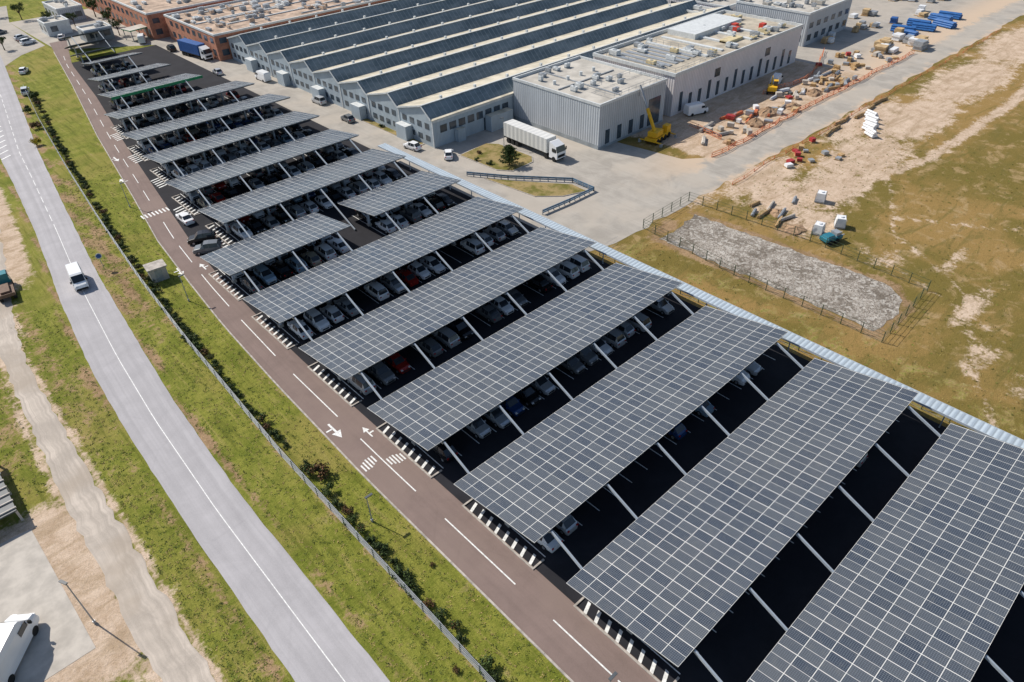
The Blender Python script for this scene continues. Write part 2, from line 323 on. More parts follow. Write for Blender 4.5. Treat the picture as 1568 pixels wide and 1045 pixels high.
for x0,x1,k in rows:
    c=16.5+15*k
    xe=x0+.2
    if k==5 and x0>40: xe=None
    if xe:
        lo,hi=c-5.1,c+4.6
        kb.bx(xe-.09,xe+.09,lo,hi,0,.13);kb.bx(xe-.09,xe+1.4,lo-.18,lo,0,.13);kb.bx(xe-.09,xe+1.4,hi,hi+.18,0,.13)
        for i in range(8):
            y=lo+.3+i*1.18;b.add([(xe+.14,y,.05),(xe+.14,y+.34,.05),(xe+1.2,y+.74,.05),(xe+1.2,y+.4,.05)],[(3,2,1,0)],0)
        if k>=6:
            for i in range(5): b.box((xe-1.0,lo+.8+i*1.0,.05),(1.7,.34,.002),0,.25)
    n=int((x1-x0-1.5)/2.5)
    for i in range(n+1):
        x=x0+1.9+2.5*i;b.box((x,c-2.6,.045),(.1,5,.002));b.box((x,c+2.6,.045),(.1,5,.002))
b.done("parking_marking",[mWhite]);kb.done("parking_kerb",[mKerb])
m=MB();mRoofL=corr("walkway_roof",(.42,.49,.55),.6,1)
m.bx(67.6,69.2,-30,112,2.95,3.07,0,1);m.bx(67.55,67.6,-30,112,2.85,3.12,2);m.bx(69.2,69.26,-30,112,2.85,3.12,2)
for i in range(24): m.bx(69.0,69.12,-28+6*i,-27.88+6*i,0,2.95,2)
m.done("covered_walkway",[mSteelG,mRoofL,mSteelW])
# ---------------------------------------------------------------- vehicles
def car_mesh(kind,paint):
    if kind=='hatch': S=[(-2.0,.55,.62,0),(-1.93,.78,.74,0),(-1.75,.92,.80,0),(-1.25,1.42,.82,1),(-.2,1.48,.84,1),(.35,1.44,.84,1),(1.0,.96,.84,0),(1.75,.82,.78,0),(2.0,.62,.66,0),(2.06,.45,.6,0)]
    elif kind=='sedan': S=[(-2.25,.55,.66,0),(-2.2,.88,.76,0),(-1.65,.96,.82,0),(-1.0,1.40,.84,1),(-.1,1.45,.85,1),(.3,1.41,.85,1),(1.05,.94,.86,0),(1.95,.80,.80,0),(2.22,.62,.68,0),(2.28,.42,.6,0)]
    else: S=[(-2.15,.6,.7,0),(-2.1,.95,.82,0),(-2.0,1.05,.86,0),(-1.7,1.66,.86,1),(-.3,1.72,.88,1),(.4,1.66,.88,1),(1.0,1.12,.88,0),(1.85,.98,.84,0),(2.12,.75,.74,0),(2.18,.5,.66,0)]
    m=MB();N=len(S);belt0={'hatch':.92,'sedan':.92,'suv':1.06}[kind];zb=.22
    for x,zt,wd,cab in S:
        bl=belt0 if cab else zt-.03;md=zb+(bl-zb)*.5
        wr=wd*.74 if cab else wd*.80
        m.v+=[(x,-wd*.93,zb),(x,-wd*1.02,md),(x,-wd*.96,bl),(x,-wr,zt),(x,wr,zt),(x,wd*.96,bl),(x,wd*1.02,md),(x,wd*.93,zb)]
    for i in range(N-1):
        ca,cb=S[i][3],S[i+1][3]
        for j in range(8):
            j2=(j+1)%8;m.f.append((i*8+j,(i+1)*8+j,(i+1)*8+j2,i*8+j2))
            mt=0
            if j in(2,4) and (ca and cb): mt=1
            if j==3 and ca!=cb: mt=1
            if j==7: mt=2
            m.mi.append(mt)
    m.f.append(tuple(range(8)));m.mi.append(0);m.f.append(tuple(range((N-1)*8,N*8))[::-1]);m.mi.append(0)
    for sx in(-1.3,1.32):
        for sy in(-1,1):
            m.cyl((sx,sy*.60,.31),(sx,sy*.87,.31),.31,2,12);m.cyl((sx,sy*.865,.31),(sx,sy*.89,.31),.19,3,8)
    xf=S[-2][0];xr=S[0][0]
    for sy in(-1,1):
        m.box((xf-.05,sy*.55,.66),(.22,.26,.12),4);m.box((xr+.02,sy*.6,.78),(.12,.2,.16),5);m.box((.75,sy*.93,.98),(.14,.16,.12),0)
    m.box((xf+.1,0,.45),(.06,.9,.16),2)
    for sy in(-1,1):m.beam((-.35,sy*.80,belt0),(-.35,sy*.655,S[4][1]-.04),.03,.09,0)
    me=m.mesh("car_body",[paint,mGlassC,mTyre,mRim,mLampW,mLampR]);return me
def paint(n,c,r=.25,met=.2): return M("car_paint_"+n,c,r,.04,.5,met,.6)
P=[paint("white",(.78,.79,.80),.25,0),paint("silver",(.55,.57,.59),.3,.4),paint("grey",(.18,.19,.2)),paint("black",(.015,.015,.018)),paint("red",(.30,.02,.015)),paint("blue",(.02,.06,.18)),paint("light_blue",(.30,.42,.52)),paint("beige",(.42,.37,.28))]
W=[.28,.26,.17,.14,.045,.05,.035,.02]
CM=[[car_mesh(k,p) for p in P] for k in('hatch','sedan','suv')]
def car(x,y,rz,ci=None):
    k=np.random.choice(3,p=[.5,.2,.3]);ci=np.random.choice(8,p=W) if ci is None else ci
    return place(CM[k][ci],"parked_car",(x,y,.03),rz)
occ={-2:0,-1:.06,0:.12,1:.38,2:.78,3:.9}
for x0,x1,k in rows:
    c=16.5+15*k;n=int((x1-x0-1.5)/2.5)
    for i in range(n):
        x=x0+3.15+2.5*i
        for s in(-1,1):
            if random.random()<occ.get(k,.94):
                car(x+random.uniform(-.15,.15),c+s*2.65+random.uniform(-.3,.25)+(-.35 if s<0 else 0),-s*math.pi/2*(-1 if random.random()<.35 else 1)+random.uniform(-.03,.03))
for x0,x1,c in[(39.8,61,181.8),(42,59.5,196.8),(45.2,58.5,212.5)]:
    for i in range(int((x1-x0-2)/2.6)):
        for s in(-1,1):
            if random.random()<.85: car(x0+2.3+2.6*i,c+s*2.7,s*math.pi/2)
for x,y,r,ci in[(78.0,103.5,.9,0),(28.6,102.7,2.6,2),(29.3,106.5,2.7,3),(30.2,115.5,1.57,0),(30.0,97.2,2.5,1),(75.5,112,1.7,0),(75,135,1.55,2),(76.6,150,1.6,1),(29.5,212,1.3,1),(34,232,1.1,0),
    (43,264,.2,0),(43,268,.2,3),(43,272,.2,1),(40,285,.3,2),(52,262,1.2,0),(70,190,1.5,1),(70.5,222,1.5,3)]: car(x,y,r,ci)
def van_mesh(body):
    m=MB();S=[(-2.7,.4,2.2,.86),(-2.6,.3,2.35,.92),(1.0,.3,2.35,.94),(1.35,.3,2.2,.94),(2.0,.3,1.35,.93),(2.6,.35,1.1,.86),(2.72,.4,.7,.8)]
    for x,z0,z1,wd in S:
        md=(z0+min(z1,1.35))/2+.1;zt=z1
        m.v+=[(x,-wd,z0),(x,-wd*1.02,md),(x,-wd*.97,z0+(z1-z0)*.8),(x,-wd*.84,zt),(x,wd*.84,zt),(x,wd*.97,z0+(z1-z0)*.8),(x,wd*1.02,md),(x,wd,z0)]
    for i in range(6):
        for j in range(8):
            j2=(j+1)%8;m.f.append((i*8+j,(i+1)*8+j,(i+1)*8+j2,i*8+j2));m.mi.append(1 if (j==3 and i==3) else 0)
    m.f.append(tuple(range(8)));m.mi.append(0);m.f.append(tuple(range(48,56))[::-1]);m.mi.append(2)
    for sx in(-1.6,1.75):
        for sy in(-1,1): m.cyl((sx,sy*.65,.34),(sx,sy*.96,.34),.34,2,12)
    for sy in(-1,1): m.box((1.15,sy*.945,1.6),(.9,.03,.5),1);m.box((1.75,sy*1.05,1.45),(.12,.2,.3),2);m.box((2.66,sy*.6,.9),(.1,.3,.16),3)
    return m.mesh("van",[body,mGlassC,mTyre,mLampW])
VW=van_mesh(P[0])
place(VW,"van",(10.9,107.6,.03),-math.pi/2-.12);place(VW,"van",(-11.8,50.4,.02),.9,1.25)
place(VW,"van",(75.8,176,.02),1.6);place(VW,"van",(129.5,82.0,.02),-.3);place(VW,"van",(68,238,.02),1.2);place(VW,"van",(158,79.5,.02),.3)
def lorry(loc,rz,box,cab,L=12.5):
    m=MB();m.bx(-L/2,L/2,-1.25,1.25,1.15,3.95,0);m.bx(-L/2+.05,L/2-.05,-1.27,1.27,1.05,1.2,3);m.bx(-L/2+.01,L/2-.01,-1.15,1.15,.9,1.04,3)
    m.bx(-L/2-.02,-L/2,-1.1,1.1,1.2,3.8,4)
    x0=L/2+.6
    m.add([(x0,-1.2,.6),(x0+2.1,-1.2,.6),(x0+2.15,-1.2,1.9),(x0+1.8,-1.15,3.0),(x0+.2,-1.1,3.6),(x0,-1.1,3.6),(x0,1.2,.6),(x0+2.1,1.2,.6),(x0+2.15,1.2,1.9),(x0+1.8,1.15,3.0),(x0+.2,1.1,3.6),(x0,1.1,3.6)],
      [(0,1,2,3,4,5),(11,10,9,8,7,6),(0,6,7,1),(1,7,8,2),(2,8,9,3),(3,9,10,4),(4,10,11,5),(5,11,6,0)],[1,1,1,1,2,1,1,1])
    for sy in(-1,1): m.box((x0+1.25,sy*1.21,2.25),(.9,.03,.7),2);m.box((x0+2.0,sy*1.4,2.3),(.15,.2,.6),3)
    m.bx(x0+2.14,x0+2.2,-.9,.9,.9,1.4,3);m.bx(x0-1.2,x0+.2,-.5,.5,.6,.9,3)
    for x in(-L/2+1.2,-L/2+2.5,-L/2+3.8,L/2-.3,x0+1.3):
        for sy in(-1,1): m.cyl((x,sy*.8,.5),(x,sy*1.24,.5),.5,3,12)
    m.done("articulated_truck",[box,cab,mGlassC,mTyre,mSteelG],loc,rz)
mBoxW=corr("trailer_side",(.66,.66,.64),1.2,1,.04,.5,.9)
lorry((91.8,95.0,.02),-math.pi/2-.03,mBoxW,P[0]);lorry((72.6,211,.02),-math.pi/2+.15,mBlue,P[0],10)
m=MB();m.bx(-2.6,1.6,-1.1,1.1,.8,.95,0);m.bx(-2.6,-2.5,-1.1,1.1,.95,1.3,0)
for x in(-1.8,-.6,2.6):
    for sy in(-1,1): m.cyl((x,sy*.7,.45),(x,sy*1.1,.45),.45,1,12)
m.box((2.7,0,1.4),(1.7,2.1,1.7),2,taper=.85);m.box((3.0,0,1.8),(1.3,2.0,.5),3);m.bx(-1.8,.8,-.6,.6,.95,1.35,0)
m.done("flatbed_truck",[M("rust_brown",(.16,.10,.07)),mTyre,paint("teal",(.04,.22,.25)),mGlassC],(2.3,112.5,.02),1.45)
car(3.5,139,1.2,5)
# ---------------------------------------------------------------- factory with sawtooth roof
mWall=corr("factory_wall_cladding",(.42,.49,.54),.35,2,.1);mWallD=M("factory_base_wall",(.30,.33,.35),.8,.15,.5)
mWin=M("window_glass",(.05,.07,.09),.15,.3,.8,0,.6);mTrim=M("light_trim",(.60,.62,.62),.6,.1)
def roofm():
    N=NT("sawtooth_roof_cream",.7);p=N.pos();s=N.sep(p);n=N.noise(N.scale(p,(.5,.08,1)),1,5,.6)
    wv=N.math('SINE',N.math('MULTIPLY',s[0],2*math.pi/1.0));a=N.mix(N.ramp(n,.3,.7),(.44,.40,.31),(.66,.60,.48));a=N.mix(N.ramp(wv,.7,1,0,.25),a,(.25,.25,.22));N.base(a);return N.m
def glaz():
    N=NT("north_light_glazing",.4,0,.4);p=N.pos();s=N.sep(p);n=N.noise(N.scale(p,(.12,.3,.3)),1,5,.7)
    a=N.mix(N.ramp(n,.35,.65),(.11,.15,.165),(.22,.265,.28))
    fr=N.math('FRACT',N.math('DIVIDE',s[0],1.3));a=N.mix(N.math('MULTIPLY',N.math('GREATER_THAN',fr,.88),.7),a,(.34,.36,.37));N.base(a);return N.m
mRoofC=roofm();mGlz=glaz()
FX0,FX1,FY0=78.8,186,109.0;TP=11.3;NTOOTH=8;zv,zr=5.7,7.9
m=MB()
def tooth(y0,x0,x1):
    y1=y0+TP;yr=y0+2.9
    m.add([(x0-.3,y0+.5,zv),(x1,y0+.5,zv),(x1,yr,zr),(x0-.3,yr,zr)],[(0,1,2,3)],1)
    m.add([(x0-.3,yr,zr),(x1,yr,zr),(x1,y1,zv-.02),(x0-.3,y1,zv-.02)],[(0,1,2,3)],0)
    m.bx(x0-.3,x1,y0-.45,y0+.5,zv-.06,zv+.04,0)
    for x in(x0,x1-.3):
        m.add([(x,y0,0),(x,y1,0),(x,y1,zv-.05),(x,yr,zr-.05),(x,y0,zv-.05)],[(4,3,2,1,0)],2)
    m.beam((x0-.3,yr,zr+.06),(x1,yr,zr+.06),.35,.12,3)
    m.beam((x0-.36,y0,zv),(x0-.36,yr,zr),.1,.3,3);m.beam((x0-.36,yr,zr),(x0-.36,y1,zv),.1,.3,3)
    for i in range(2):
        for j in range(4): m.bx(x0-.06,x0,y0+1.2+j*2.5,y0+2.6+j*2.5,[1.0,3.4][i],[2.1,4.6][i],4)
    m.bx(x0-.12,x0-.0,y0-.1,y0+.15,0,zv-.1,3)
    for i in range(int((x1-x0)/9)): m.box((x0+6+9*i+random.uniform(-1,1),yr+.8,zr+.2),(.5,.5,.6),3)
for t in range(NTOOTH): tooth(FY0+t*TP,FX0,FX1)
m.bx(FX0,FX1,FY0-.15,FY0,0,zv-.1,2);m.bx(FX0-.1,101,FY0-.25,FY0-.15,zv-.6,zv-.1,3)
for i in range(8): m.bx(80.5+2.4*i,82.2+2.4*i,FY0-.21,FY0-.15,2.7,4.2,4);
m.bx(92,95.5,FY0-.22,FY0-.15,0,2.6,4);m.bx(FX0,FX1,FY0+NTOOTH*TP,FY0+NTOOTH*TP+.2,0,zv,2)
m.bx(92.3,98.5,106.8,FY0-.3,0,3.2,2,0);m.bx(84,86,107.6,FY0-.3,0,2.6,2,0)
for k in range(5): m.bx(77.0,FX0-.1,116+k*17,119.5+k*17,0,3,2,3)
m.done("factory_building",[mRoofC,mGlz,mWall,mTrim,mWin])
# ---------------------------------------------------------------- grey extension buildings
mClad=corr("grey_metal_cladding",(.48,.51,.54),.6,2,.08);mCladB=corr("pale_metal_cladding",(.70,.67,.68),.6,2,.07)
mFlat=M("flat_roof_membrane",(.47,.44,.39),.9,.2,.25);mFlatT=M("flat_roof_tan",(.44,.39,.31),.9,.25,.3)
def rails(m,x0,x1,y0,y1,z,mt):
    for a,c in[((x0,y0),(x1,y0)),((x1,y0),(x1,y1)),((x1,y1),(x0,y1)),((x0,y1),(x0,y0))]:
        for hh in(.5,1.0): m.beam((*a,z+hh),(*c,z+hh),.05,.05,mt)
        L=math.dist(a,c);n=max(1,int(L/2))
        for i in range(n): t=i/n;m.box((a[0]+(c[0]-a[0])*t,a[1]+(c[1]-a[1])*t,z+.5),(.05,.05,1),mt)
def hvac(m,x,y,z,a,c,hh,mt,fan):
    m.box((x,y,z+.15),(a*.9,c*.9,.3),fan);m.box((x,y,z+.3+hh/2),(a,c,hh),mt);m.cyl((x,y,z+.3+hh),(x,y,z+.38+hh),min(a,c)*.33,fan,10)
m=MB();m.bx(100.4,121,84.5,108.6,0,8.5,0,1)
for a in[(100.3,121.1,84.4,84.7),(100.3,121.1,108.4,108.7)]: m.bx(a[0],a[1],a[2],a[3],8.5,9.0,2)
for a in[(100.3,100.6),(120.8,121.1)]: m.bx(a[0],a[1],84.7,108.4,8.5,9.0,2)
for i in range(5): m.bx(102.4+3.6*i,104.2+3.6*i-.6,84.42,84.5,.6,3.4,3)
m.bx(100.36,100.4,84.5,108.6,0,.9,4);m.bx(100.4,121,84.44,84.5,0,.45,4);m.bx(115.7,119.5,84.40,84.5,.5,6.0,3)
rails(m,105,120.5,85,92,8.9,5)
for q in range(14): hvac(m,random.uniform(103,119),random.uniform(88,107),8.5,random.uniform(.6,1.5),random.uniform(.6,1.5),random.uniform(.3,.8),random.choice([2,2,5]),4)
for i in range(4): m.cyl((104+i*4,100,8.5),(104+i*4,100,9.3),.35,2,10)
m.beam((108,86,8.62),(108,107,8.62),.3,.2,5);m.beam((102,97,8.64),(119,97,8.64),.25,.2,5)
m.done("warehouse_building",[mClad,mFlat,mTrim,mWin,mWallD,mSteelG])
m=MB();m.bx(124.5,176.6,84.9,107.5,0,8.4,0,1)
m.bx(124.3,176.8,84.7,85.0,8.4,9.1,2);m.bx(124.3,176.8,107.3,107.6,8.4,9.1,2);m.bx(124.3,124.6,85.0,107.3,8.4,9.1,2);m.bx(176.5,176.8,85.0,107.3,8.4,9.1,2)
m.bx(121.2,124.2,88,108.4,0,7.5,4,1)
for i in range(14):
    x=127+3.5*i;m.bx(x,x+1.0,84.82,84.9,.5,3.6 if i%3 else 4.6,3)
for i in(3,9): m.bx(126+3.5*i+3.1,126+3.5*i+5.1,84.80,84.9,4.8,6.6,3)
for q in range(46):
    hvac(m,random.uniform(127,174),random.uniform(87,106),8.4,random.uniform(.6,1.9),random.uniform(.6,2.4),random.uniform(.3,.9),random.choice([2,2,2,2,5,7,5]),4)
for x,y in[(163,95),(165.5,97),(158,101),(170,92)]: m.box((x,y,8.9),(1.6,1.2,1),6)
for i in range(5): m.bx(140+i*6,141+i*6,88,105,8.4,8.75,2)
for i in range(6): m.bx(127+i*2.2,128.2+i*2.2,90,104,8.4,8.6,5)
m.bx(150,170,98,106,8.4,9.6,2,2);m.bx(152,158,90,92.5,8.4,9.0,7,7)
rails(m,124.8,140,85.2,106,9.0,5)
m.done("production_hall_building",[mCladB,mFlatT,mTrim,mWin,mWallD,mSteelG,M("red_plastic",(.5,.06,.04)),M("insulation_cream",(.6,.5,.3))])
def block(name,x0,x1,y0,y1,z,wm,rm,dens=22):
    m=MB();m.bx(x0,x1,y0,y1,0,z,0,1);t=.3
    m.bx(x0-.1,x1+.1,y0-.1,y0+t,z,z+.5,2);m.bx(x0-.1,x1+.1,y1-t,y1+.1,z,z+.5,2);m.bx(x0-.1,x0+t,y0+t,y1-t,z,z+.5,2);m.bx(x1-t,x1+.1,y0+t,y1-t,z,z+.5,2)
    n=int((x1-x0)/4)
    for i in range(n): m.bx(x0+1.2+4*i,x0+3.2+4*i,y0-.05,y0,1.2,2.8,3);z>6 and m.bx(x0+1.2+4*i,x0+3.2+4*i,y0-.05,y0,4.4,5.8,3)
    n=int((y1-y0)/4)
    for i in range(n): m.bx(x0-.05,x0,y0+1.2+4*i,y0+3.2+4*i,1.2,2.8,3);z>6 and m.bx(x0-.05,x0,y0+1.2+4*i,y0+3.2+4*i,4.4,5.8,3)
    A=(x1-x0)*(y1-y0)
    for q in range(int(min(140,A/dens))):
        s=random.uniform(.5,2);hvac(m,random.uniform(x0+1.2,x1-1.2),random.uniform(y0+1.2,y1-1.2),z,s,random.uniform(.5,2.4),random.uniform(.3,.9),random.choice([2,4,4,1]),4)
    for q in range(int(min(10,A/300))):
        yy=random.uniform(y0+3,y1-3);a=random.uniform(x0+2,(x0+x1)/2);m.beam((a,yy,z+.15),(a+(x1-x0)*.4,yy,z+.15),.5,.25,random.choice([2,4]))
    return m.done(name,[wm,rm,mTrim,mWin,mSteelG])
mBrick=M("brick_wall",(.44,.20,.13),.9,.2,1.2);mRoofB=M("brown_gravel_roof",(.44,.33,.25),.95,.35,.3)
block("brick_building",75.5,150,200.5,235,6.5,mBrick,mRoofB,16);block("brick_building",71.5,140,238,330,7,mBrick,mRoofB)
block("office_building",190,214,90,112,8,mClad,mFlat);block("office_building",180,186.5,108,128,6,mCladB,mFlat)
block("storage_building",188.5,230,114,150,6.5,mCladB,mFlat);block("storage_building",188.5,250,152,210,7.5,mClad,mFlat);block("storage_building",152,187,202,260,6.5,mClad,mFlat)
block("storage_building",255,300,100,150,7,mCladB,mFlat)
block("gatehouse_building",50,57,268,276,3.5,mTrim,mFlat);block("gatehouse_building",56,64,250,257,3.2,mWallD,mFlat);block("gatehouse_building",28,34,296,304,4,mTrim,mFlat);block("gatehouse_building",58,66,284,300,4,mClad,mFlat)
m=MB();m.bx(0,10,0,5,3,3.3,1,0);[m.bx(x,x+.2,y,y+.2,0,3,2) for x in(.3,5,9.5) for y in(.3,4.5)];m.done("entrance_canopy",[mFlat,mFasG,mSteelG],(66,240,0),.2)
m=MB();m.bx(-1.2,1.2,-1,1,0,2.1,0);m.bx(-1.4,1.4,-1.2,1.2,2.1,2.3,1);m.bx(-1.24,-1.2,-.5,.4,.1,1.9,2);m.bx(-.5,.5,-1.04,-1,.1,1.9,2);m.done("utility_kiosk",[mConc,mKerb,mSteelG],(20.0,100.6,0),-.1)
# ---------------------------------------------------------------- fences
def fence(name,pts,ht,sp,mp,mr,wires=3,tr=.05,wob=0):
    m=MB()
    for a,c in zip(pts[:-1],pts[1:]):
        L=math.dist(a,c);n=max(1,int(round(L/sp)));pr=None
        for i in range(n+1):
            t=i/n;e=0 if i in(0,n) else wob;q=(a[0]+(c[0]-a[0])*t+random.uniform(-e,e),a[1]+(c[1]-a[1])*t+random.uniform(-e,e))
            if i<n: m.box((q[0],q[1],ht/2),(.09,.09,ht),0)
            if pr:
                for j in range(wires): z=ht*(.08+.9*j/(max(1,wires-1)));m.beam((*pr,z),(*q,z+random.uniform(-e,e)*.3),tr,tr,1)
            pr=q
    m.done(name,[mp,mr])
fence("roadside_fence",[(float(fen(y)),y) for y in range(-20,216,5)],1.5,2.5,mSteelG,mSteelG,5,.045)
mFp=M("fence_post_green",(.06,.09,.05))
fence("basin_fence",[(81.7,58.5),(94.6,58.9),(96.2,37.6),(94.8,19.6),(79.3,18.9),(79.6,38),(81.7,58.5)],1.7,2.6,mFp,mFp,4,.03)
fence("construction_fence",[(112.5,66.4),(128,66.1),(145,66.6),(165,66),(185,66.4),(203,66)],.9,2.5,mOrange,mOrange,3,.09,.35)
fence("construction_fence",[(105,57),(120,57.6),(140,57.2),(165,57.5),(200,57.2),(240,57.6)],.6,3.5,mOrange,mOrange,2,.045,.3)
fence("construction_fence",[(121,70),(123,79)],.9,2.5,mOrange,mOrange,3,.08,.3)
fence("construction_fence",[(150,78),(165,76),(178,79),(190,84)],.9,2.5,mOrange,mOrange,3,.08,.4)
fence("field_fence",[(70.6,-25),(70.6,58),(75,58.2)],1.5,3,mFp,mSteelG,3,.025)
m=MB();pts=[(74.8,94.2),(79,87.5),(86.3,78.2),(86.2,73),(80,73),(73.8,73.4)]
for a,c in zip(pts[:-1],pts[1:]):
    m.beam((*a,.75),(*c,.75),.1,.3,0);m.beam((*a,.4),(*c,.4),.1,.2,0);n=int(math.dist(a,c)/1.5)+1
    for i in range(n+1): t=i/n;m.box((a[0]+(c[0]-a[0])*t,a[1]+(c[1]-a[1])*t,.45),(.12,.12,.9),1)
m.done("blue_barrier",[M("barrier_blue",(.10,.18,.27),.5),mSteelG])
def island(name,pts,gm):
    m=MB();m.prism(pts,0,.13,0);cx=sum(p[0] for p in pts)/len(pts);cy=sum(p[1] for p in pts)/len(pts)
    q=[(cx+(a-cx)*.97,cy+(c-cy)*.97) for a,c in pts];m.poly(q,.14,1);m.done(name,[mKerb,gm])
N_=NT("island_grass",.95,0,.1);pp=N_.pos();q1=N_.noise(pp,.4,5,.6);q2=N_.noise(pp,3,4,.7)
N_.base(N_.mix(N_.ramp(q2,.5,.75,0,.7),N_.mix(N_.ramp(q1,.35,.6),(.15,.14,.035),(.32,.24,.11)),(.07,.07,.025)));mIsl=N_.m
island("grass_island",[(79.8,102.5),(87.4,103.2),(89.0,101),(89.2,91.5),(87.5,89.6),(82,89.4),(80.2,92)],mIsl)
island("grass_island",[(76.2,91),(80,85.2),(85.6,77.4),(85.4,73.8),(81,75.5),(77.5,79)],mIsl)
island("grass_island",[(77.2,112),(78.6,112),(78.6,135),(77.2,135)],mIsl)
# ---------------------------------------------------------------- street furniture
def lamp(x,y,ht=3.6,ad=0):
    m=MB();m.cyl((0,0,0),(0,0,ht),.07,0,8,.045);m.box((.25,0,ht+.03),(.8,.24,.1),1);m.cyl((0,0,0),(0,0,.35),.13,0,8);m.box((.35,0,ht-.03),(.4,.18,.02),2)
    m.done("street_lamp",[mSteelG,mSteelD,mLampW],(x,y,0),ad)
lamp(17.7,41.0);lamp(20.6,91.4,4.2);lamp(21.2,14,3.6);lamp(25.3,128,4.5);lamp(-5.6,48.9,6,2);lamp(88.6,99,6,2.5)
m=MB();m.cyl((0,0,0),(0,0,2.3),.04,0,8);m.cyl((0,-.03,2.3),(0,-.06,2.3),.45,1,20);m.cyl((0,-.061,2.3),(0,-.07,2.3),.34,2,20);m.done("traffic_sign",[mSteelG,mTrim,mBlue],(14.9,109.5,0),-.1)
# ---------------------------------------------------------------- vegetation
def leafball(m,c,r,n,ls,mats,sq=.8):
    for i in range(n):
        d=Vector(np.random.normal(size=3)).normalized();rr=r*(random.random()**.4)*(1+.25*math.sin(5*d.x+3*d.y+c[0]*7))
        p=Vector((c[0]+d.x*rr,c[1]+d.y*rr,c[2]+d.z*rr*sq));a=Vector(np.random.normal(size=3)).normalized();bb=a.cross(d).normalized() if a.cross(d).length>.01 else Vector((1,0,0))
        s=ls*random.uniform(.6,1.3);m.add([p-a*s,p+bb*s*.6,p+a*s,p-bb*s*.6],[(0,1,2,3)],random.choice(mats))
def shrub(ms,seed):
    random.seed(seed);np.random.seed(seed);m=MB()
    for i in range(5):
        a=random.uniform(0,6.28);m.cyl((0,0,0),(math.cos(a)*.3,math.sin(a)*.3,.7),.03,3,5,.01)
    for i in range(random.randint(4,6)):
        a=random.uniform(0,6.28);rr=random.uniform(.1,.5);leafball(m,(math.cos(a)*rr,math.sin(a)*rr,random.uniform(.35,.8)),random.uniform(.3,.5),130,.085,[0,0,1,2])
    return m.mesh("shrub",ms+[mBark])
SH=[shrub([mLeaf,mLeafD,mLeaf],1),shrub([mLeafD,mLeafD,mLeaf],2),shrub([mLeafB,mLeafB,mLeafD],3),shrub([mLeaf,mLeafB,mLeafD],4),shrub([mLeafY,mLeafY,mLeaf],5)]
random.seed(3)
y=2
while y<210:
    if random.random()<.92:
        k=random.choices([0,1,2,3],[3,5,1.5,2])[0];s=random.uniform(.65,1.15)
        place(SH[k],"hedge_shrub",(float(bush(y))+random.uniform(-.2,.25),y,0),random.uniform(0,6),(s,s*random.uniform(.9,1.3),s*.95))
    y+=random.uniform(1.0,2.3)
for x,y,s,k in[(17.4,49.5,1.6,2),(21.6,172,1.5,4),(25.9,196,1.6,0),(24.7,183,1.8,2),(81,95,.9,1),(83,100.3,.8,2),(78,118,1,0),(77.9,126,.9,1),(14.2,24,.5,2),(18.9,33,.4,2),(30,205,2,0),(80.5,98,.8,0),(86.5,96,.6,3)]: place(SH[k],"hedge_shrub",(x,y,0),x,s)
def pine(x,y,ht):
    random.seed(11);np.random.seed(11);m=MB();m.cyl((0,0,0),(0,0,ht*.95),.16,0,8,.03)
    for i in range(52):
        t=.10+.86*i/52;z=ht*t;L=math.sin(min(1,(1-t)*1.25)*math.pi/2)*ht*.46*random.uniform(.65,1.15)+.1;a=i*2.4+random.uniform(-.3,.3)
        e=Vector((math.cos(a)*L,math.sin(a)*L,z+L*.25));m.cyl((0,0,z),e,.035,0,5,.01)
        for q in range(4):
            u=(q+1)/4;c=Vector((0,0,z)).lerp(e,u);leafball(m,c,.34*(1.2-.3*u),26,.11,[1,1,2],.7)
    m.done("pine_tree",[mBark,mLeaf,mLeafD],(x,y,.14))
pine(83.4,91.8,4.0)
def tree_mesh(sd_,ht):
    random.seed(sd_);np.random.seed(sd_);m=MB();m.cyl((0,0,0),(0,0,ht*.45),.18,0,8,.12)
    for i in range(11):
        a=i*2.4;e=Vector((math.cos(a)*ht*random.uniform(.12,.3),math.sin(a)*ht*random.uniform(.12,.3),ht*random.uniform(.55,.95)))
        m.cyl((0,0,ht*random.uniform(.3,.45)),e,.07,0,5,.02);leafball(m,e,ht*random.uniform(.10,.17),120,.16,[1,1,2],.8)
    return m.mesh("tree",[mBark,mLeaf,mLeafD])
TR=[tree_mesh(31,5),tree_mesh(32,6.5)]
for i,(x,y,s) in enumerate([(36,262,.9),(35,285,1.1),(54,281,1),(66,252,.9),(68,266,1.1),(60,276,.8),(33,312,1.2),(50,300,1),(69,284,1.2),(45,312,1)]): place(TR[i%2],"broadleaf_tree",(x,y,0),i,s)
